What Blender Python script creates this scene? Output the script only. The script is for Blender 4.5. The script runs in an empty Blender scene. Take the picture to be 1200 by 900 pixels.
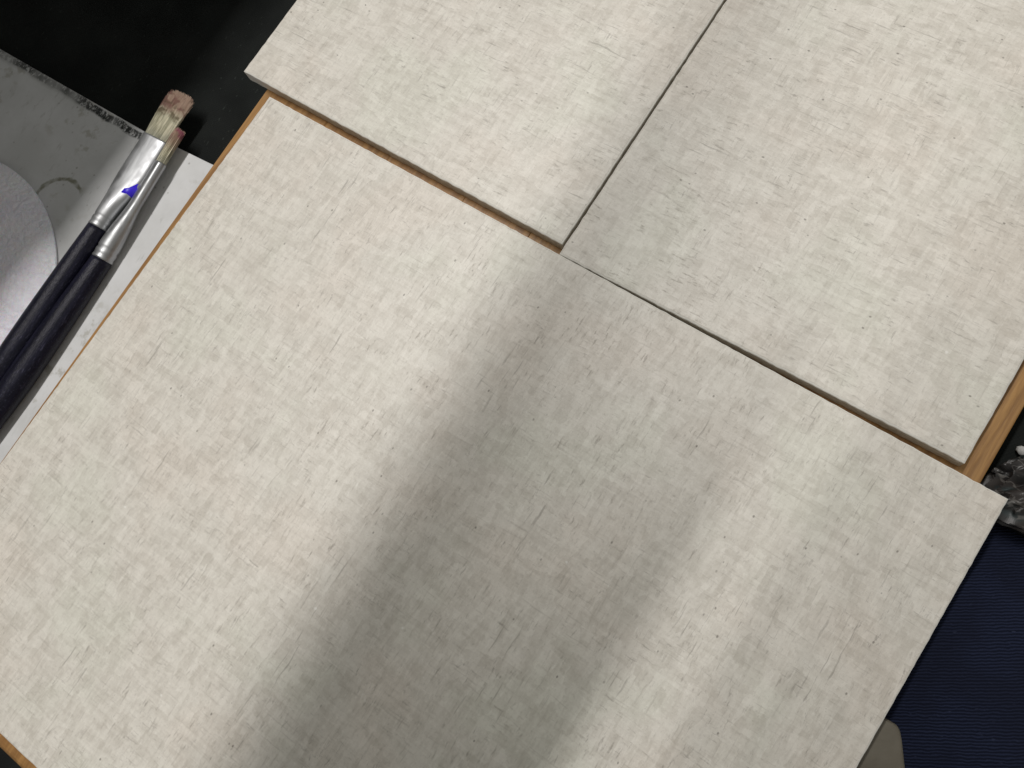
import bpy, bmesh, math, random
from mathutils import Matrix, Vector, noise

random.seed(7)
S = bpy.context.scene
COL = S.collection

# ------------------------------------------------------------------ camera
RM = [[0.8184412577, -0.4981097628, 0.2864272540],
      [0.5459592380, 0.8295426968, -0.1174198647],
      [-0.1791156558, 0.2524788671, 0.9508795947]]
CAMPOS = Vector((0.2344, -0.0825, 0.2778))
cam_data = bpy.data.cameras.new('camera')
cam_data.sensor_width = 36.0
cam_data.lens = 30.0
cam_data.clip_start = 0.01
cam_data.clip_end = 50
cam = bpy.data.objects.new('camera', cam_data)
COL.objects.link(cam)
R3 = Matrix(RM)
cam.matrix_world = Matrix.Translation(CAMPOS) @ R3.to_4x4()
S.camera = cam

# ------------------------------------------------------------------ light
world = bpy.data.worlds.new("World")
S.world = world
world.use_nodes = True
bg = world.node_tree.nodes['Background']
bg.inputs[0].default_value = (1.0, 0.985, 0.915, 1)
bg.inputs[1].default_value = 0.345

LAMP_Z = 2.2
def tube(name, x, y, w, l, power, col):
    d = bpy.data.lights.new(name, 'AREA')
    d.shape = 'RECTANGLE'
    d.size = w
    d.size_y = l
    d.energy = power
    d.color = col
    o = bpy.data.objects.new(name, d)
    COL.objects.link(o)
    o.location = (x, y, LAMP_Z)
    return o
XL, YL = -0.40, 0.42
tube('ceiling_tube', XL, YL, 0.10, 1.2, 39.5, (1.0, 0.968, 0.93))

S.view_settings.view_transform = 'Standard'
S.view_settings.look = 'None'
S.view_settings.gamma = 1
S.view_settings.exposure = 0.0

# ------------------------------------------------------------------ helpers
def at(px, py, z=0.0):
    """point of the photograph laid on the horizontal plane at height z"""
    d = R3 @ Vector(((px - 600) / 1000.0, -(py - 450) / 1000.0, -1))
    t = (z - CAMPOS.z) / d.z
    return CAMPOS + d * t

def link(o, parent=None):
    COL.objects.link(o)
    if parent:
        o.parent = parent
    return o

def tag(o, label=None, cat=None, group=None, kind=None):
    if label: o['label'] = label
    if cat: o['category'] = cat
    if group: o['group'] = group
    if kind: o['kind'] = kind
    return o

def empty(name, loc=(0, 0, 0)):
    o = bpy.data.objects.new(name, None)
    o.location = loc
    o.empty_display_size = 0.01
    COL.objects.link(o)
    return o

def mesh_obj(name, bm, mat, parent=None, smooth=False):
    me = bpy.data.meshes.new(name)
    bmesh.ops.recalc_face_normals(bm, faces=bm.faces)
    bm.to_mesh(me)
    bm.free()
    for m in (mat if isinstance(mat, (list, tuple)) else [mat]):
        me.materials.append(m)
    if smooth:
        for p in me.polygons: p.use_smooth = True
    o = bpy.data.objects.new(name, me)
    link(o, parent)
    if parent:
        o.matrix_parent_inverse = Matrix.Translation(-parent.location)
    return o

def prism(pts, z0, z1, bevel=0.0, seg=2):
    """closed slab over a polygon, top edges rounded"""
    bm = bmesh.new()
    lo = [bm.verts.new((p[0], p[1], z0)) for p in pts]
    hi = [bm.verts.new((p[0], p[1], z1)) for p in pts]
    n = len(pts)
    bm.faces.new(hi)
    bm.faces.new(lo[::-1])
    for i in range(n):
        bm.faces.new((lo[i], lo[(i + 1) % n], hi[(i + 1) % n], hi[i]))
    bmesh.ops.recalc_face_normals(bm, faces=bm.faces)
    if bevel:
        es = [e for e in bm.edges if e.verts[0].co.z > z1 - 1e-6 or e.verts[1].co.z > z1 - 1e-6]
        bmesh.ops.bevel(bm, geom=es, offset=bevel, segments=seg, profile=0.5, affect='EDGES')
    return bm

class NT:
    """small node-tree writer"""
    def __init__(s, name):
        s.m = bpy.data.materials.new(name)
        s.m.use_nodes = True
        s.t = s.m.node_tree
        s.b = s.t.nodes['Principled BSDF']
        s.co = s.t.nodes.new('ShaderNodeTexCoord').outputs['Object']
    def n(s, typ, **kw):
        nd = s.t.nodes.new(typ)
        for k, v in kw.items():
            setattr(nd, k, v)
        return nd
    def con(s, a, b): s.t.links.new(a, b)
    def put(s, sock, v):
        if isinstance(v, bpy.types.NodeSocket): s.con(v, sock)
        else: sock.default_value = v
    def mapping(s, scale=(1, 1, 1), loc=(0, 0, 0), rot=(0, 0, 0), src=None):
        m = s.n('ShaderNodeMapping')
        m.inputs['Scale'].default_value = scale
        m.inputs['Location'].default_value = loc
        m.inputs['Rotation'].default_value = rot
        s.con(src or s.co, m.inputs['Vector'])
        return m.outputs[0]
    def noise(s, vec, scale, detail=2, rough=0.5, dist=0.0, color=False):
        n = s.n('ShaderNodeTexNoise')
        n.inputs['Scale'].default_value = scale
        n.inputs['Detail'].default_value = detail
        n.inputs['Roughness'].default_value = rough
        n.inputs['Distortion'].default_value = dist
        s.con(vec, n.inputs['Vector'])
        return n.outputs['Color' if color else 'Fac']
    def ramp(s, fac, a, b, va=0.0, vb=1.0):
        n = s.n('ShaderNodeMapRange')
        n.interpolation_type = 'SMOOTHSTEP'
        s.con(fac, n.inputs['Value'])
        n.inputs['From Min'].default_value = a
        n.inputs['From Max'].default_value = b
        n.inputs['To Min'].default_value = va
        n.inputs['To Max'].default_value = vb
        return n.outputs[0]
    def math(s, op, a, b=0.0, clamp=False):
        n = s.n('ShaderNodeMath', operation=op)
        n.use_clamp = clamp
        s.put(n.inputs[0], a); s.put(n.inputs[1], b)
        return n.outputs[0]
    def mix(s, fac, a, b, mode='MIX'):
        n = s.n('ShaderNodeMix', data_type='RGBA', blend_type=mode)
        s.put(n.inputs['Factor'], fac)
        for sock, v in ((n.inputs[6], a), (n.inputs[7], b)):
            if isinstance(v, tuple) and len(v) == 3: v = v + (1,)
            s.put(sock, v)
        return n.outputs[2]
    def bump(s, h, strength=0.3, dist=0.001):
        n = s.n('ShaderNodeBump')
        n.inputs['Strength'].default_value = strength
        n.inputs['Distance'].default_value = dist
        s.con(h, n.inputs['Height'])
        s.con(n.outputs[0], s.b.inputs['Normal'])
    def fin(s, color=None, rough=None, **kw):
        if color is not None:
            if isinstance(color, tuple) and len(color) == 3: color = color + (1,)
            s.put(s.b.inputs['Base Color'], color)
        if rough is not None: s.put(s.b.inputs['Roughness'], rough)
        for k, v in kw.items(): s.put(s.b.inputs[k], v)
        return s.m

def plain(name, col, rough=0.5, **kw):
    t = NT(name)
    return t.fin(col, rough, **kw)

# ------------------------------------------------------------------ materials
def laminate(name, major, off):
    """cream linen-print laminate; major = 'x' or 'y', the way its long threads run"""
    t = NT(name)
    rot = 0.0 if major == 'y' else math.radians(90)
    base = t.mapping(loc=off, rot=(0, 0, rot))
    # slight waviness of the printed threads
    wob = t.n('ShaderNodeVectorMath', operation='SCALE')
    nz = t.noise(base, 160, 2, color=True)
    sub = t.n('ShaderNodeVectorMath', operation='SUBTRACT')
    t.con(nz, sub.inputs[0]); sub.inputs[1].default_value = (0.5, 0.5, 0.5)
    t.con(sub.outputs[0], wob.inputs[0]); wob.inputs['Scale'].default_value = 0.0010
    add = t.n('ShaderNodeVectorMath', operation='ADD')
    t.con(base, add.inputs[0]); t.con(wob.outputs[0], add.inputs[1])
    v = add.outputs[0]
    long_ = t.mapping((1, 0.30, 1), src=v)      # stretched along major
    cross = t.mapping((0.32, 1, 1), src=v)      # stretched across
    verylong = t.mapping((1, 0.10, 1), src=v)
    verycross = t.mapping((0.12, 1, 1), src=v)
    # woven patches
    vor = t.n('ShaderNodeTexVoronoi', distance='CHEBYCHEV')
    t.con(long_, vor.inputs['Vector']); vor.inputs['Scale'].default_value = 430
    vor.inputs['Randomness'].default_value = 0.9
    sp = t.n('ShaderNodeSeparateColor'); t.con(vor.outputs['Color'], sp.inputs[0])
    vor2 = t.n('ShaderNodeTexVoronoi', distance='CHEBYCHEV')
    t.con(cross, vor2.inputs['Vector']); vor2.inputs['Scale'].default_value = 400
    sp2 = t.n('ShaderNodeSeparateColor'); t.con(vor2.outputs['Color'], sp2.inputs[0])
    n1 = t.noise(long_, 300, 5, 0.72)
    n2 = t.noise(cross, 340, 5, 0.72)
    n3 = t.noise(v, 110, 4, 0.65)
    n4 = t.noise(v, 28, 2, 0.5)
    fine = t.noise(t.mapping((1, .6, 1), src=v), 1150, 3, 0.7)
    vor3 = t.n('ShaderNodeTexVoronoi', distance='MANHATTAN')
    t.con(t.mapping((1, .55, 1), rot=(0, 0, .3), src=v), vor3.inputs['Vector']); vor3.inputs['Scale'].default_value = 620
    sp3 = t.n('ShaderNodeSeparateColor'); t.con(vor3.outputs['Color'], sp3.inputs[0])
    wa = t.noise(t.mapping((1, .035, 1), src=v), 560, 3, .65)
    wb = t.noise(t.mapping((.035, 1, 1), src=v), 560, 3, .65)
    tone = t.math('MULTIPLY', sp.outputs[0], 0.15)
    for src, k in ((sp2.outputs[0], 0.13), (sp3.outputs[0], 0.09), (n1, 0.24), (n2, 0.24), (n3, 0.10), (n4, 0.05), (fine, 0.30), (wa, .26), (wb, .26)):
        tone = t.math('ADD', tone, t.math('MULTIPLY', src, k))
    tn = t.ramp(tone, 0.54, 1.22)
    col = t.mix(tn, (0.515, 0.482, 0.425), (0.755, 0.725, 0.665))
    # faint greenish and pinkish drifts of the print
    hue = t.noise(base, 19, 3, 0.55)
    col = t.mix(t.ramp(hue, 0.36, 0.50, 0.38, 0.0), col, (0.96, 1.02, 0.975), 'MULTIPLY')
    col = t.mix(t.ramp(hue, 0.50, 0.66, 0.0, 0.38), col, (1.03, 0.975, 0.955), 'MULTIPLY')
    # thread-like dark slubs, many along the major way, fewer across
    gate = t.ramp(t.noise(v, 75, 3, .6), 0.36, 0.66)
    s1 = t.math('MULTIPLY', t.ramp(t.noise(t.mapping((1, 0.17, 1), src=v), 900, 5, 0.75), 0.555, 0.68), gate)
    gate2 = t.ramp(t.noise(t.mapping(loc=(3.1, 1.7, 0), src=v), 70, 3, .6), 0.42, 0.70)
    s2 = t.math('MULTIPLY', t.ramp(t.noise(t.mapping((0.17, 1, 1), src=v), 900, 5, 0.75), 0.555, 0.68), gate2)
    gate3 = t.ramp(t.noise(t.mapping(loc=(1.1, 5.7, 0), src=v), 36, 2), 0.50, 0.62)
    s3 = t.math('MULTIPLY', t.ramp(t.noise(t.mapping((1, 0.05, 1), src=v), 800, 3, 0.6), 0.60, 0.70), gate3)
    t1 = t.math('MULTIPLY', t.ramp(t.noise(t.mapping((1, 0.045, 1), loc=(.9, .1, 0), src=v), 1300, 2, 0.5), 0.60, 0.70), t.ramp(n3, .42, .58))
    t2 = t.math('MULTIPLY', t.ramp(t.noise(t.mapping((0.045, 1, 1), loc=(.2, .8, 0), src=v), 1300, 2, 0.5), 0.60, 0.70), t.ramp(n3, .58, .42))
    col = t.mix(t.math('MULTIPLY', t.math('ADD', t1, t2, True), 0.26), col, (0.30, 0.275, 0.235))
    grit = t.ramp(t.noise(v, 1000, 4, 0.8), 0.57, 0.70)
    col = t.mix(t.math('MULTIPLY', grit, 0.38), col, (0.30, 0.28, 0.24))
    lite = t.ramp(t.noise(t.mapping((1, .4, 1), loc=(.5, .2, 0), src=v), 760, 4, 0.75), 0.57, 0.70)
    col = t.mix(t.math('MULTIPLY', lite, 0.35), col, (0.84, 0.82, 0.77))
    col = t.mix(t.math('MULTIPLY', s1, 0.62), col, (0.25, 0.225, 0.195))
    col = t.mix(t.math('MULTIPLY', s2, 0.60), col, (0.25, 0.225, 0.195))
    col = t.mix(t.math('MULTIPLY', s3, 0.50), col, (0.22, 0.20, 0.17))
    # specks
    vs = t.n('ShaderNodeTexVoronoi'); t.con(t.mapping((1, .7, 1), src=v), vs.inputs['Vector']); vs.inputs['Scale'].default_value = 420
    spk = t.ramp(vs.outputs['Distance'], 0.08, 0.18, 1.0, 0.0)
    sv = t.n('ShaderNodeSeparateColor'); t.con(vs.outputs['Color'], sv.inputs[0])
    spk = t.math('MULTIPLY', spk, t.ramp(sv.outputs[1], 0.90, 0.96))
    col = t.mix(t.math('MULTIPLY', spk, 0.72), col, (0.16, 0.145, 0.12))
    vw = t.n('ShaderNodeTexVoronoi'); t.con(t.mapping(loc=(.3, .2, 0), src=v), vw.inputs['Vector'])
    vw.inputs['Scale'].default_value = 170
    wp = t.ramp(vw.outputs['Distance'], 0.06, 0.13, 1.0, 0.0)
    sw = t.n('ShaderNodeSeparateColor'); t.con(vw.outputs['Color'], sw.inputs[0])
    wp = t.math('MULTIPLY', wp, t.ramp(sw.outputs[1], 0.965, 0.985))
    col = t.mix(t.math('MULTIPLY', wp, 0.6), col, (0.88, 0.87, 0.84))
    # embossed grain
    h = t.math('ADD', t.math('MULTIPLY', n1, 0.5), t.math('MULTIPLY', t.noise(v, 900, 3, 0.7), 0.6))
    h = t.math('ADD', h, t.math('MULTIPLY', s1, -0.4))
    t.bump(h, 0.35, 0.0004)
    t.fin(col, t.ramp(n3, 0.3, 0.7, 0.40, 0.50))
    t.b.inputs['IOR'].default_value = 1.5
    return t.m

M_lamY = laminate('laminate_long_threads', 'y', (0, 0, 0))
M_lamX = laminate('laminate_cross_threads', 'x', (0.7, 0.4, 0))
M_lamX2 = laminate('laminate_cross_threads_second', 'x', (1.9, 2.4, 0))

t = NT('tile_edge')
e = t.noise(t.mapping((1, 1, 3)), 500, 3)
sxe = t.n('ShaderNodeSeparateXYZ'); t.con(t.co, sxe.inputs[0])
ce = t.mix(t.ramp(e, .35, .65), (0.46, 0.42, 0.35), (0.64, 0.60, 0.52))
xe = t.math('ADD', sxe.outputs[0], t.math('MULTIPLY', e, .02))
ce = t.mix(t.ramp(xe, -.004, .012, .9, 0), ce, (.84, .83, .80))
M_edge = t.fin(ce, 0.55)
M_arris = plain('tile_pressed_arris', (0.84, 0.82, 0.77), 0.3)

def wood(name, tint):
    t = NT(name)
    oi = t.n('ShaderNodeObjectInfo')
    off = t.n('ShaderNodeVectorMath', operation='SCALE')
    cb = t.n('ShaderNodeCombineXYZ')
    t.con(oi.outputs['Random'], cb.inputs[0]); t.con(oi.outputs['Random'], cb.inputs[1])
    t.con(cb.outputs[0], off.inputs[0]); off.inputs['Scale'].default_value = 3.0
    add = t.n('ShaderNodeVectorMath', operation='ADD')
    t.con(t.co, add.inputs[0]); t.con(off.outputs[0], add.inputs[1])
    v = add.outputs[0]
    g = t.noise(t.mapping((1, .05, 1), src=v), 420, 4, .65, .4)
    g2 = t.noise(t.mapping((1, .035, 1), src=v), 1500, 2, .6)
    b = t.noise(t.mapping((1, .12, 1), src=v), 70, 2)
    c = t.mix(t.ramp(g, .35, .68), (0.20 * tint, 0.100 * tint, 0.026 * tint), (0.42 * tint, 0.235 * tint, 0.075 * tint))
    c = t.mix(t.ramp(g2, .55, .75, 0, .45), c, (0.17, 0.075, 0.022))
    c = t.mix(t.ramp(b, .3, .7, .25, 0), c, (0.36, 0.17, 0.05))
    c = t.mix(t.math('MULTIPLY', oi.outputs['Random'], .30), c, (0.34, 0.165, 0.055))
    t.bump(g, .25, .0004)
    return t.fin(c, .42)
M_wood = wood('varnished_pine', 1.0)

t = NT('black_cloth')
wv = t.n('ShaderNodeTexWave', bands_direction='X'); t.con(t.mapping(rot=(0, 0, .6)), wv.inputs[0]); wv.inputs['Scale'].default_value = 320
wv.inputs['Distortion'].default_value = 1.5
wv2 = t.n('ShaderNodeTexWave', bands_direction='Y'); t.con(t.mapping(rot=(0, 0, .6)), wv2.inputs[0]); wv2.inputs['Scale'].default_value = 320
wv2.inputs['Distortion'].default_value = 1.5
wh = t.math('ADD', wv.outputs['Fac'], wv2.outputs['Fac'])
dust = t.ramp(t.noise(t.mapping((1, .4, 1), rot=(0, 0, .9)), 900, 3), .66, .76)
cb = t.mix(t.ramp(t.noise(t.co, 40, 3), .3, .7), (0.0085, 0.0098, 0.0094), (0.0150, 0.0170, 0.0162))
cb = t.mix(t.math('MULTIPLY', dust, .5), cb, (.05, .06, .055))
t.bump(wh, .25, .0003)
M_black = t.fin(cb, .9, **{'Specular IOR Level': .12})

t = NT('navy_ribbed_cloth')
vv = t.mapping(rot=(0, 0, math.radians(-35)))
wv = t.n('ShaderNodeTexWave', bands_direction='Y'); t.con(vv, wv.inputs[0])
wv.inputs['Scale'].default_value = 330; wv.inputs['Distortion'].default_value = 3.0
wv.inputs['Detail'].default_value = 2; wv.inputs['Detail Scale'].default_value = 1.2
lin = t.ramp(t.noise(t.mapping((.35, 1, 1), src=vv), 1100, 2), .66, .80)
cn = t.mix(wv.outputs['Fac'], (0.006, 0.008, 0.018), (0.020, 0.026, 0.056))
cn = t.mix(t.math('MULTIPLY', lin, .55), cn, (.05, .06, .11))
cn = t.mix(t.ramp(t.noise(vv, 60, 3), .35, .65, .4, 0), cn, (.008, .009, .017))
t.bump(wv.outputs['Fac'], .5, .0006)
M_navy = t.fin(cn, .95, **{'Specular IOR Level': .1})

# ------------------------------------------------------------------ setting
Z_TABLE = -0.023
bm = prism([(-1.2, -1.0), (1.4, -1.0), (1.4, 1.2), (-1.2, 1.2)], -0.05, Z_TABLE)
tag(mesh_obj('table', bm, M_black), kind='structure')

# ------------------------------------------------------------------ board of glued pine strips
Z_BT = -0.0064
bx0, bx1, by0, by1 = -0.0080, 0.2926, -0.2522, 0.42
board = empty('wooden_board', (0.145, 0.08, Z_TABLE))
tag(board, 'varnished pine board lying under the three cream tiles', 'board')
nstrip = 9
cuts = [bx0]
for i in range(1, nstrip):
    cuts.append(bx0 + (bx1 - bx0) * i / nstrip + random.uniform(-.003, .003))
cuts.append(bx1)
for i in range(nstrip):
    x0, x1 = cuts[i] + .00004, cuts[i + 1] - .00004
    xa = x0 + (.0040 if i == 0 else 0)          # the board's left side runs slightly askew
    xb = x0 - (.0066 if i == 0 else 0)
    b = prism([(xa, by0), (x1, by0), (x1, by1), (xb, by1)], Z_TABLE + .0003, Z_BT - random.uniform(0, .00015))
    top = [e for e in b.edges if all(v.co.z > -.01 for v in e.verts)]
    fr = [e for e in top if all(v.co.y < by0 + 1e-5 for v in e.verts)]
    bmesh.ops.bevel(b, geom=fr, offset=.0032, segments=4, profile=.5, affect='EDGES')
    side = [e for e in b.edges if all(v.co.z > Z_BT - .0005 for v in e.verts) and abs(e.verts[0].co.x - e.verts[1].co.x) < .01 and abs(e.verts[0].co.y - e.verts[1].co.y) > .1]
    bmesh.ops.bevel(b, geom=side, offset=.00012 if 0 < i < nstrip - 1 else .0004, segments=1, affect='EDGES')
    mesh_obj('plank', b, M_wood, board)

# ------------------------------------------------------------------ tiles
def tile(corners, label, face_mat, chips=()):
    cx = sum(c[0] for c in corners) / 4; cy = sum(c[1] for c in corners) / 4
    root = empty('laminate_tile', (cx, cy, -0.0062))
    tag(root, label, 'tile', 'cream tiles laid on the wooden board')
    # body with finely subdivided rim so the cut edge is not ruler-straight
    def rim(inset, jitter):
        pts = []
        n = 140
        for k in range(4):
            a = Vector(corners[k]); b = Vector(corners[(k + 1) % 4])
            d = (b - a).normalized(); nrm = Vector((-d.y, d.x))
            prv = (a - Vector(corners[k - 1])).normalized()
            for j in range(n):
                f = j / n
                p = a + (b - a) * f
                if j == 0:
                    p = a + (d - prv).normalized() * inset * 1.414
                else:
                    w = min(1, min(j, n - j) / 2)
                    p = p + nrm * (inset + w * jitter * (noise.noise(Vector((p.x * 420, p.y * 420, 3.1)))))
                    if min(j, n - j) * (b - a).length / n < inset: pass
                pts.append((p.x, p.y))
        return pts
    bmb = bmesh.new()
    P0 = rim(0.0, .00022); P1 = rim(0.0004, .00022); P2 = rim(0.0007, .0002)
    rings = []
    for P, z in ((P0, -.0062), (P0, -.0014), (P0, -.0005), (P1, -.00008)):
        rings.append([bmb.verts.new((p[0], p[1], z)) for p in P])
    N = len(P0)
    for a, b in zip(rings, rings[1:]):
        for i in range(N):
            f = bmb.faces.new((a[i], a[(i + 1) % N], b[(i + 1) % N], b[i]))
            f.material_index = 1 if b is not rings[1] else 0
    bmb.faces.new(rings[0][::-1]); bmb.faces.new(rings[-1])
    mesh_obj('core', bmb, [M_edge, M_arris], root)
    bmf = bmesh.new()
    top = [bmf.verts.new((p[0], p[1], 0)) for p in P2]
    low = [bmf.verts.new((p[0], p[1], -.00007)) for p in P1]
    bmf.faces.new(top)
    for i in range(N):
        bmf.faces.new((low[i], low[(i + 1) % N], top[(i + 1) % N], top[i]))
    mesh_obj('printed_face', bmf, face_mat, root)
    return root

big = tile([(0, -.2440), (.3000, -.2440), (.3000, 0), (0, 0)],
     'largest, lowest cream linen-patterned tile, sticking out past the board at its right corner', M_lamY)
tl = tile([(-.0175, .0041), (.1376, .0038), (.1368, .30), (-.0170, .30)],
     'cream tile at the upper left with a whitened corner overhanging the black table', M_lamX)
tr = tile([(.1388, .0002), (.2849, .0033), (.2840, .31), (.1376, .31)],
     'cream tile at the upper right beside the broad strip of bare wood', M_lamX2)

# ------------------------------------------------------------------ white sheet
Z_SH = -0.018
t = NT('stained_white_sheet')
stn = t.noise(t.co, 38, 4, .6)
stn2 = t.noise(t.co, 160, 4, .65)
c = t.mix(t.ramp(stn, .3, .7), (.58, .587, .59), (.68, .687, .70))
blot = t.math('MULTIPLY', t.ramp(stn2, .52, .66), t.ramp(t.noise(t.mapping(loc=(.4, .9, 0)), 30, 2), .46, .6))
c = t.mix(t.math('MULTIPLY', blot, .6), c, (.36, .35, .30))
sx = t.n('ShaderNodeSeparateXYZ'); t.con(t.co, sx.inputs[0])
# charcoal smear along the far edge (object origin sits on that edge)
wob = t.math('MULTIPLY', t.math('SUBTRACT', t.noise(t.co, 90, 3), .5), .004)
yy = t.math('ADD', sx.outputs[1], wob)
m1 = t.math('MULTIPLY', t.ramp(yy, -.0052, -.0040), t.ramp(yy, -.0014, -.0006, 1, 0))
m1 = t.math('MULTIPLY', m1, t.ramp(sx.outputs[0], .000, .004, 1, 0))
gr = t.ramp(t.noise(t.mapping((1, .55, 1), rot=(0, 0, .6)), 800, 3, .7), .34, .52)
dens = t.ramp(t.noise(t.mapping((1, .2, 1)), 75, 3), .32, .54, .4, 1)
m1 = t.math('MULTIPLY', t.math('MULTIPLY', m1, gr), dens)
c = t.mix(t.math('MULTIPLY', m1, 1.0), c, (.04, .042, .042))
# thin grey wash next to it
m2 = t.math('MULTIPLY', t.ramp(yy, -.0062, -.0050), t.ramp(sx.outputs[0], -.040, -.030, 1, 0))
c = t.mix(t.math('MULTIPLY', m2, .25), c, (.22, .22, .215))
# curved olive paint smear
ctr = at(66, 240, Z_SH); rad = (at(69, 210, Z_SH) - ctr).length
ox, oy = -.0575, -.0351
dx = t.math('SUBTRACT', sx.outputs[0], ctr.x - ox); dy = t.math('SUBTRACT', sx.outputs[1], ctr.y - oy)
dd = t.math('SQRT', t.math('ADD', t.math('MULTIPLY', dx, dx), t.math('MULTIPLY', dy, dy)))
dd = t.math('ADD', dd, t.math('MULTIPLY', t.math('SUBTRACT', t.noise(t.co, 220, 3), .5), .003))
ringm = t.ramp(t.math('ABSOLUTE', t.math('SUBTRACT', dd, rad)), .0005, .0014, 1, 0)
# keep the far half of the ring
ringm = t.math('MULTIPLY', ringm, t.ramp(t.math('ADD', t.math('MULTIPLY', dy, .83), t.math('MULTIPLY', dx, -.5)), rad * .25, rad * .6))
ringm = t.math('MULTIPLY', ringm, t.ramp(t.noise(t.co, 400, 3), .25, .6, .35, 1))
c = t.mix(t.math('MULTIPLY', ringm, .8), c, (.17, .165, .10))
# tiny marks
vs = t.n('ShaderNodeTexVoronoi'); t.con(t.co, vs.inputs[0]); vs.inputs['Scale'].default_value = 300
sc = t.n('ShaderNodeSeparateColor'); t.con(vs.outputs['Color'], sc.inputs[0])
mk = t.math('MULTIPLY', t.ramp(vs.outputs['Distance'], .08, .2, 1, 0), t.ramp(sc.outputs[0], .72, .9))
c = t.mix(t.math('MULTIPLY', mk, .55), c, (.22, .21, .19))
smg = t.math('MULTIPLY', t.ramp(t.noise(t.mapping((1, .3, 1)), 330, 4, .7), .54, .68), t.ramp(t.noise(t.mapping(loc=(2, .9, 0)), 55, 2), .42, .6))
c = t.mix(t.math('MULTIPLY', smg, .35), c, (.30, .30, .28))
t.bump(stn2, .2, .0006)
M_sheet = t.fin(c, .42)

pts = [(-.40, -.0385), (-.1531, -.0365), (-.0575, -.0351), (-.0193, -.0325), (-.0089, -.0315), (-.0044, -.251), (-.0040, -.42), (-.40, -.42)]
b = prism(pts[::-1], Z_TABLE + .0003, Z_SH, .0005, 2)
bmesh.ops.translate(b, verts=b.verts, vec=(.0575, .0351, 0))
sheet = mesh_obj('paint_stained_sheet', b, M_sheet)
sheet.location = (-.0575, -.0351, 0)
tag(sheet, 'white paint-stained foam sheet under the two brushes, black smear along its far edge', 'sheet')

# ------------------------------------------------------------------ round lid
def circ3(a, b, c):
    ax, ay, bx, by, cx, cy = a.x, a.y, b.x, b.y, c.x, c.y
    d = 2 * (ax * (by - cy) + bx * (cy - ay) + cx * (ay - by))
    ux = ((ax * ax + ay * ay) * (by - cy) + (bx * bx + by * by) * (cy - ay) + (cx * cx + cy * cy) * (ay - by)) / d
    uy = ((ax * ax + ay * ay) * (cx - bx) + (bx * bx + by * by) * (ax - cx) + (cx * cx + cy * cy) * (bx - ax)) / d
    return Vector((ux, uy)), math.hypot(ax - ux, ay - uy)
lc, lr = circ3(at(0, 190, Z_SH + .002), at(45, 232, Z_SH + .002), at(64, 290, Z_SH + .002))
print('LID', lc, lr)
t = NT('frosted_lilac_plastic')
crk = t.noise(t.co, 420, 4, .7, .6)
big_ = t.noise(t.co, 60, 2)
v1 = t.n('ShaderNodeTexVoronoi', feature='DISTANCE_TO_EDGE'); t.con(t.co, v1.inputs[0]); v1.inputs['Scale'].default_value = 260
hh = t.math('ADD', t.math('MULTIPLY', crk, .8), t.math('MULTIPLY', v1.outputs['Distance'], .6))
t.bump(hh, .75, .0018)
c = t.mix(t.ramp(big_, .3, .7), (.84, .82, .91), (.91, .89, .96))
M_lid = t.fin(c, .38, **{'Subsurface Weight': .25, 'Subsurface Scale': .004})
lid = empty('frosted_dish', (lc.x, lc.y, Z_SH))
tag(lid, 'round frosted lilac-white plastic dish lid beside the brush handles at the left', 'dish')
def revolve(prof, n=128):
    bm = bmesh.new(); rr = []
    for r, z in prof:
        if r < 1e-6: rr.append([bm.verts.new((0, 0, z))])
        else: rr.append([bm.verts.new((r * math.cos(2 * math.pi * i / n), r * math.sin(2 * math.pi * i / n), z)) for i in range(n)])
    for a, b in zip(rr, rr[1:]):
        if len(a) == 1 and len(b) == 1: continue
        for i in range(n):
            j = (i + 1) % n
            if len(b) == 1: bm.faces.new((a[i], a[j], b[0]))
            elif len(a) == 1: bm.faces.new((a[0], b[j], b[i]))
            else: bm.faces.new((a[i], a[j], b[j], b[i]))
    return bm
prof = [(0, .0002), (lr - .001, .0002), (lr, .0008), (lr, .0016)]
k = 0
while True:
    d = .0006 * k
    if d > .020: break
    z = .0018 + .0048 * (1 - (1 - min(1, d / .020)) ** 2)
    if d > .009: z += .00012 * math.sin((d - .009) / .0022 * 2 * math.pi)
    prof.append((lr - .0004 - d, z)); k += 1
prof += [(lr - .022, .0064), (lr - .0245, .0060), (0, .0062)]
b = revolve(prof)
bmesh.ops.translate(b, verts=b.verts, vec=(lc.x, lc.y, Z_SH))
mesh_obj('top', b, M_lid, lid, True)

# ------------------------------------------------------------------ brushes
t = NT('black_lacquered_wood')
sp_ = t.ramp(t.noise(t.co, 1500, 3, .7), .55, .75)
g = t.noise(t.mapping((1, .08, 1)), 500, 3)
c = t.mix(t.ramp(g, .35, .65), (.004, .004, .010), (.010, .010, .022))
c = t.mix(t.math('MULTIPLY', sp_, .45), c, (.06, .06, .095))
glint_fleck = t.ramp(t.noise(t.mapping((1, .22, 1)), 1500, 3, .75), .56, .70)
glint_fleck = t.math('MULTIPLY', glint_fleck, t.ramp(t.noise(t.mapping((1, .12, 1)), 200, 2), .40, .60))
c = t.mix(t.math('MULTIPLY', glint_fleck, .55), c, (.075, .075, .12))  # broken lengthwise lamp highlight painted into the handle colour as specks
t.bump(t.noise(t.mapping((1, .4, 1)), 1700, 3, .8), .35, .0005)
M_handle = t.fin(c, .33, **{'Specular IOR Level': .22})
t = NT('tinned_ferrule')
g = t.noise(t.mapping((1, .12, 1)), 500, 3)
t.bump(g, .12, .0005)
M_fer = t.fin(t.mix(t.ramp(g, .3, .7), (.34, .345, .355), (.47, .48, .49)), t.ramp(t.noise(t.co, 200, 2), .3, .7, .42, .56), Metallic=1.0)
M_blue = plain('ultramarine_paint', (.035, .012, .62), .4)

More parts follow.
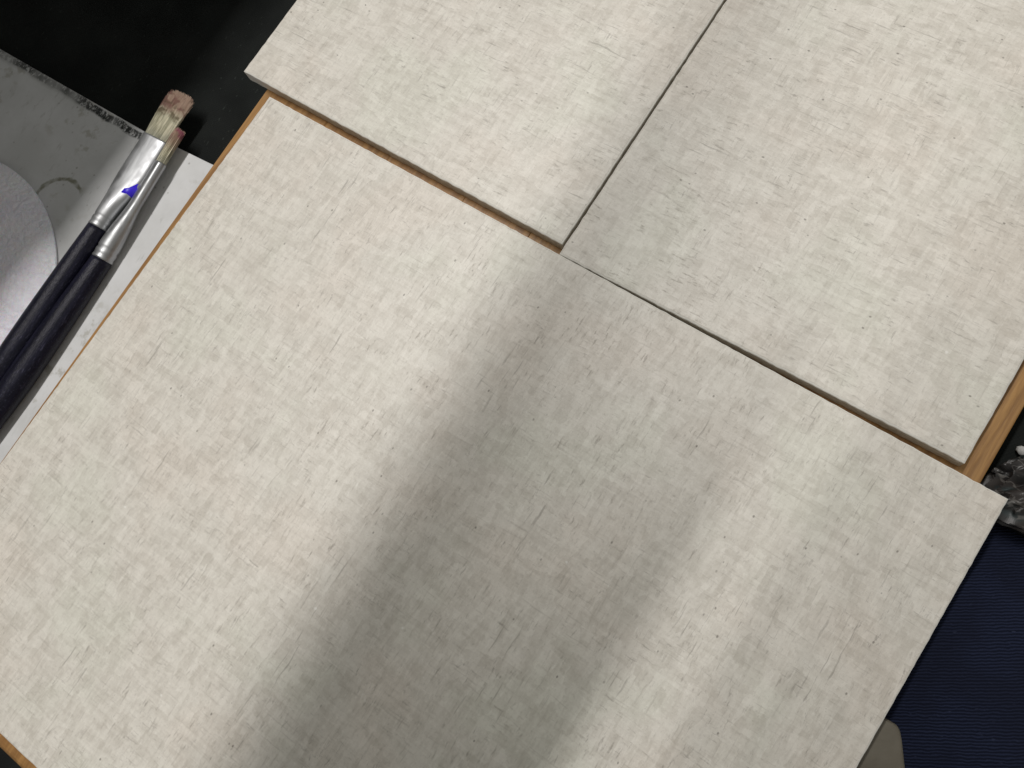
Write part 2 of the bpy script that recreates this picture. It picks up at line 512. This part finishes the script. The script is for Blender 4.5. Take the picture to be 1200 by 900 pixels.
def bristle_mat(name, pink):
    t = NT(name)
    s = t.n('ShaderNodeSeparateXYZ'); t.con(t.co, s.inputs[0])   # local y: 0 at ferrule, 1 cm units later
    n_ = t.noise(t.mapping((1, .12, 1)), 1200, 2, .6)
    n2 = t.noise(t.co, 330, 3, .6)
    y = t.math('ADD', s.outputs[1], t.math('MULTIPLY', t.math('SUBTRACT', n2, .5), .006))
    c = t.mix(t.ramp(n_, .35, .65), (.38, .36, .25), (.66, .62, .47))
    c = t.mix(t.ramp(y, -.001, .006, .55, 0), c, (.22, .23, .19))
    c = t.mix(t.ramp(y, .010 if not pink else .004, .017 if not pink else .014, 0, .75), c, (.42, .25, .19))
    red = t.math('MULTIPLY', t.ramp(y, .010, .015), t.ramp(t.noise(t.mapping(loc=(.3, 0, 0)), 240, 2), .50, .62))
    c = t.mix(t.math('MULTIPLY', red, .75), c, (.38, .07, .16) if pink else (.20, .075, .06))
    br = t.math('MULTIPLY', t.ramp(y, .009, .012), t.ramp(y, .014, .018, 1, 0))
    br = t.math('MULTIPLY', br, t.ramp(t.noise(t.mapping(loc=(.9, 0, 0)), 300, 2), .45, .58))
    if not pink: c = t.mix(t.math('MULTIPLY', br, .8), c, (.11, .075, .03))
    return t.fin(c, .6)
M_br1 = bristle_mat('dried_paint_bristles', False)
M_br2 = bristle_mat('pink_stained_bristles', True)

def brush(label, tip, mid, end, roll, w_tip, th_tip, r_c, L_b, bmat, spot=False, flare=1.12):
    """tip = ferrule mouth, mid = crimped end of ferrule, end = far down the handle (all world points)
    local frame: y along the brush towards the bristles, x across the flat, z its thickness"""
    root = empty('paint_brush', mid)
    tag(root, label, 'paintbrush', 'flat paintbrushes on the white sheet')
    ydir = (tip - mid).normalized()
    up = Vector((0, 0, 1))
    xdir = ydir.cross(up).normalized()
    zdir = xdir.cross(ydir).normalized()
    rq = Matrix.Rotation(roll, 3, ydir)
    xdir, zdir = rq @ xdir, rq @ zdir
    B = Matrix((xdir, ydir, zdir)).transposed().to_4x4()
    def place(o, origin):
        o.matrix_parent_inverse = Matrix.Identity(4)
        o.location = origin - mid
        o.rotation_euler = B.to_euler()
    def loft(secs, n=32, cap=True):
        bm = bmesh.new(); rr = []
        for y, a, b_, pw in secs:
            ring = []
            for i in range(n):
                an = 2 * math.pi * i / n
                cx, sz = math.cos(an), math.sin(an)
                x = a * math.copysign(abs(cx) ** pw, cx); z = b_ * math.copysign(abs(sz) ** pw, sz)
                ring.append(bm.verts.new((x, y, z)))
            rr.append(ring)
        for p, q in zip(rr, rr[1:]):
            for i in range(n):
                j = (i + 1) % n
                bm.faces.new((p[i], p[j], q[j], q[i]))
        if cap:
            bm.faces.new(rr[0][::-1]); bm.faces.new(rr[-1])
        return bm
    Lf = (tip - mid).length
    secs = []
    N = 60
    for i in range(N + 1):
        f = i / N; y = f * Lf
        s = min(1, max(0, (f - .12) / .5)); s = s * s * (3 - 2 * s)
        a = r_c + (w_tip - r_c) * s
        b_ = r_c + (th_tip - r_c) * s
        for yc in (.0018, .0046):           # crimp grooves
            dz = abs(y - yc)
            if dz < .0008: a -= .00035 * (1 - dz / .0008); b_ -= .00035 * (1 - dz / .0008)
        secs.append((y, a, b_, 1 - .25 * s))
    f_ = mesh_obj('ferrule', loft(secs), M_fer, root, True); place(f_, mid)
    # handle, swelling then tapering
    Lh = (end - mid).length
    hd = (mid - end).normalized()
    hs = []
    for i in range(41):
        y = -Lh * i / 40
        r = r_c - .0001 + .0012 * math.sin(min(1, -y / .06) * math.pi / 2) - .0016 * max(0, (-y - .06) / max(.01, Lh - .06))
        hs.append((y, r, r, 1))
    h_ = mesh_obj('handle', loft(hs[::-1], 28), M_handle, root, True)
    yb = hd; xb = yb.cross(up).normalized(); zb = xb.cross(yb)
    h_.matrix_parent_inverse = Matrix.Identity(4)
    h_.rotation_euler = Matrix((xb, yb, zb)).transposed().to_euler()
    h_.location = Vector((0, 0, 0)) + hd * .0004
    # bristles: thin tapered strands
    bmx = bmesh.new()
    rnd = random.Random(int(w_tip * 1e6) + int(roll * 100))
    for i in range(900):
        u = rnd.uniform(-1, 1); w = rnd.uniform(-1, 1)
        if abs(u) > .99: continue
        x0 = u * w_tip * .84; z0 = w * th_tip * .8 * math.sqrt(max(0, 1 - u * u * .6))
        edge = 1 - .09 * abs(u) ** 6
        L = L_b * edge * rnd.uniform(.88, 1.02)
        clump = .0009 * noise.noise(Vector((u * 4, w * 2, 5.0)))
        x1 = x0 * flare + clump + rnd.gauss(0, .00022); z1 = z0 * 1.0 + rnd.gauss(0, .00025)
        rad = rnd.uniform(.00011, .00019)
        prev = None
        bow = rnd.gauss(0, .0003)
        for k_ in range(4):
            f = k_ / 3
            c = Vector((x0 + (x1 - x0) * f + bow * math.sin(f * 3.1), -.001 + L * f, z0 + (z1 - z0) * f))
            rr_ = rad * (1 - .55 * f)
            ring = [bmx.verts.new(c + Vector((rr_ * math.cos(a_), 0, rr_ * math.sin(a_)))) for a_ in (0, 2.09, 4.19)]
            if prev:
                for q in range(3):
                    bmx.faces.new((prev[q], prev[(q + 1) % 3], ring[(q + 1) % 3], ring[q]))
            prev = ring
    b_ = mesh_obj('bristles', bmx, bmat, root); place(b_, tip)
    b_['kind'] = 'stuff'
    # paint-stiffened body inside the bristles
    core = [(-.0008, w_tip * .76, th_tip * .7, .8), (L_b * .4, w_tip * .80, th_tip * .72, .8), (L_b * .8, w_tip * .82, th_tip * .6, .8), (L_b * .9, w_tip * .66, th_tip * .4, .8)]
    c_ = mesh_obj('paint_clot', loft(core, 20), bmat, root, True); place(c_, tip)
    if spot:
        bs = bmesh.new()
        yc, xc = Lf * .45, .0036
        ring = [(-.0014, -.0028), (.0016, -.0024), (.0022, .0000), (.0017, .0034), (.0011, .0020), (.0004, .0006), (-.0013, -.0008)]
        vs_ = []
        def surf(x, y):
            s = min(1, max(0, (y / Lf - .12) / .5)); s = s * s * (3 - 2 * s)
            a = r_c + (w_tip - r_c) * s; bb = r_c + (th_tip - r_c) * s; pw = 1 - .25 * s
            cs = min(.999, abs(x) / a) ** (1 / pw)
            return bb * (1 - cs * cs) ** (pw / 2)
        cen = bs.verts.new((xc + .0004, yc, surf(xc + .0004, yc) + .0011))
        ins = [bs.verts.new((xc + p * 1.0, yc + q * 1.0, surf(xc + p * 1.0, yc + q * 1.0) + .00035)) for p, q in ring]
        out = [bs.verts.new((xc + p * 1.15, yc + q * 1.15, surf(xc + p * 1.15, yc + q * 1.15) - .00015)) for p, q in ring]
        for i in range(len(ring)):
            j = (i + 1) % len(ring)
            bs.faces.new((out[i], out[j], ins[j], ins[i])); bs.faces.new((ins[i], ins[j], cen))
        o = mesh_obj('paint_spot', bs, M_blue, root, True); place(o, mid)
    return root

b1 = brush('wider flat paintbrush with blue paint spot on its ferrule, bristles over the black table',
      at(183, 162, -.0125), at(115, 267, -.0125), at(-60, 525, -.0116), 0.10, .0062, .0017, .0043, .0235, M_br1, True, 1.14)
b2 = brush('paintbrush turned on its narrow edge, pink stained bristles, nearest the wooden board',
      at(188, 192, -.0130), at(119.5, 304.5, -.0134), at(-46, 544, -.0124), math.radians(-42), .0048, .0024, .0044, .0175, M_br2, False, 1.1)

# ------------------------------------------------------------------ right-hand side: navy cloth, plastic bag, khaki case
def grid_mesh(x0, x1, y0, y1, nx, ny, zf, inside=None):
    bm = bmesh.new(); g = {}
    for i in range(nx + 1):
        for j in range(ny + 1):
            x = x0 + (x1 - x0) * i / nx; y = y0 + (y1 - y0) * j / ny
            g[i, j] = bm.verts.new((x, y, zf(x, y)))
    for i in range(nx):
        for j in range(ny):
            bm.faces.new((g[i, j], g[i + 1, j], g[i + 1, j + 1], g[i, j + 1]))
    return bm
def zc(x, y):
    e = min(1, max(0, (-.012 - y + .004 * math.sin(x * 60)) / .010))     # soft hem at the far end
    fold = .0035 * math.sin((x * .75 + y * 1.0) * 70 + 2 * noise.noise(Vector((x * 9, y * 9, 0)))) + .002 * noise.noise(Vector((x * 30, y * 30, 1)))
    return Z_TABLE + .0008 + e * (.0045 + fold * .8)
b = grid_mesh(.2945, .62, -.50, -.002, 80, 120, zc)
ret = bmesh.ops.extrude_face_region(b, geom=list(b.faces))
vs_ = [v for v in ret['geom'] if isinstance(v, bmesh.types.BMVert)]
bmesh.ops.translate(b, verts=vs_, vec=(0, 0, -.0006))
o = mesh_obj('ribbed_cloth', b, M_navy, None, True)
tag(o, 'dark navy finely ribbed cloth spread beside the board at the lower right', 'cloth')

t = NT('crumpled_black_plastic')
cr = t.noise(t.co, 260, 4, .65, .8)
bv = t.mapping((.45, 1.3, 1), rot=(0, 0, -.59))
sb = t.n('ShaderNodeSeparateXYZ'); t.con(t.mapping(rot=(0, 0, -.59)), sb.inputs[0])
c = t.mix(t.ramp(t.noise(bv, 130, 3), .42, .58), (.008, .007, .007), (.026, .021, .019))
c = t.mix(t.ramp(t.noise(bv, 75, 2), .52, .60), c, (.020, .031, .033))
ln = t.ramp(t.math('ABSOLUTE', t.math('SUBTRACT', t.noise(bv, 170, 2), .5)), .004, .022, 1, 0)
ln = t.math('MULTIPLY', ln, t.ramp(t.noise(t.co, 220, 2), .48, .58))
c = t.mix(t.math('MULTIPLY', ln, .6), c, (.15, .14, .13))  # pale glints along the fold ridges, put into the base colour
t.bump(t.noise(t.mapping((.5, 1, 1), rot=(0, 0, -.59)), 110, 2, .5, .3), .5, .002)
M_bag = t.fin(c, .42)
pc = at(1233, 578, -.012)
bmc = bmesh.new()
bmesh.ops.create_icosphere(bmc, subdivisions=6, radius=1)
ax = Vector((.818, .546, 0)).normalized(); ay = Vector((-ax.y, ax.x, 0))
for v in bmc.verts:
    n0 = v.co.normalized()
    q = Vector((n0.x * .8, n0.y * 2.6 + .5 * noise.noise(n0 * 2), n0.z * 2.0))
    d = 1 + .10 * noise.noise(n0 * 1.7) - .30 * abs(noise.noise(q * 1.5 + Vector((3, 0, 0))))
    p = (ax * n0.x * .0205 + ay * n0.y * .0130) * d + Vector((0, 0, n0.z * .0085 * d * d))
    v.co = Vector((pc.x, pc.y, Z_TABLE + .0075)) + p
    v.co.z = max(v.co.z, Z_TABLE + .0012)
o = mesh_obj('plastic_bag', bmc, M_bag, None, False)
tag(o, 'small crumpled dark plastic bag with pale glints right of the big tile corner', 'bag')
# small pale pebble-like scrap beyond it
pp = at(1199, 529, Z_TABLE + .002)
bmp = bmesh.new()
bmesh.ops.create_icosphere(bmp, subdivisions=3, radius=1)
for v in bmp.verts:
    n0 = v.co.normalized()
    d = 1 + .22 * noise.noise(n0 * 2.5)
    v.co = pp + Vector((n0.x * .0022, n0.y * .0016, n0.z * .0012)) * d
o = mesh_obj('paper_scrap', bmp, plain('grey_paper_scrap', (.45, .45, .44), .7), None, True)
tag(o, 'tiny pale grey crumb lying on black cloth above the plastic bag', 'scrap')

t = NT('dull_khaki_plastic')
kn = t.noise(t.co, 120, 3)
t.bump(t.noise(t.co, 700, 2), .2, .0004)
M_khaki = t.fin(t.mix(t.ramp(kn, .3, .7), (.115, .10, .075), (.145, .13, .10)), .6)
zk = -.010
A_ = at(1030, 838, zk); B_ = at(1055, 853, zk); C_ = at(1058, 868, zk); D_ = at(1062, 905, zk); E_ = at(1066, 960, zk); F_ = at(960, 960, zk); G_ = at(985, 905, zk)
# keep its near wall clear of the board side
def clear(p): return (max(p.x, bx1 + .0015), p.y)
pts = [A_, at(1048, 847, zk), B_, C_, D_, E_]
poly = [(p.x, p.y) for p in pts]
low = min(p[1] for p in poly)
poly = [(bx1 + .001, max(A_.y, -.05))] + [p for p in poly if p[0] > bx1 + .0012] + [(bx1 + .001, low - .004)]
print('KHAKI', poly)
b = prism(poly, Z_TABLE + .006, zk, .0012, 3)
o = mesh_obj('khaki_case', b, M_khaki, None, False)
tag(o, 'dull khaki rounded case end on the navy cloth by the lower right tile edge', 'case')

# ------------------------------------------------------------------ unseen boards added overhead to block the lamp into soft shadow bands
M_blocker = plain('shadow_blocker_dark', (.07, .07, .068), .6)
blocker = empty('added_shadow_blocker', (0, 0, .40))
tag(blocker, 'unseen dark boards and strips added above the table to block the lamp', 'blocker')
def g2q(gx, gy, z):
    k = 1 - z / LAMP_Z
    return (XL + (gx - XL) * k, YL + (gy - YL) * k)
def blocker_piece(q, z, name='blocker_board'):
    mesh_obj(name, prism([g2q(a, b, z) for a, b in q], z, z + .010, .001), M_blocker, blocker)
blocker_piece([(.158, -.60), (.205, -.60), (.205, -.09), (.158, -.01), (.131, .09), (.124, .11)], .52)
blocker_piece([(.165, -.60), (.231, -.60), (.231, -.045), (.175, -.07)], .36)
for i in range(10):
    x = .2490 + i * .0140
    w = (.0040, .0054, .0062, .0068)[min(i, 3)]
    blocker_piece([(x, -.60), (x + w, -.60), (x + w, -.015 - i * .006), (x, -.015 - i * .006)], .46, 'blocker_slat')
blocker_piece([(-1.6, -.90), (-.0500, -.90), (-.0575, -.10), (-.0620, .9), (-1.6, .9)], .36)
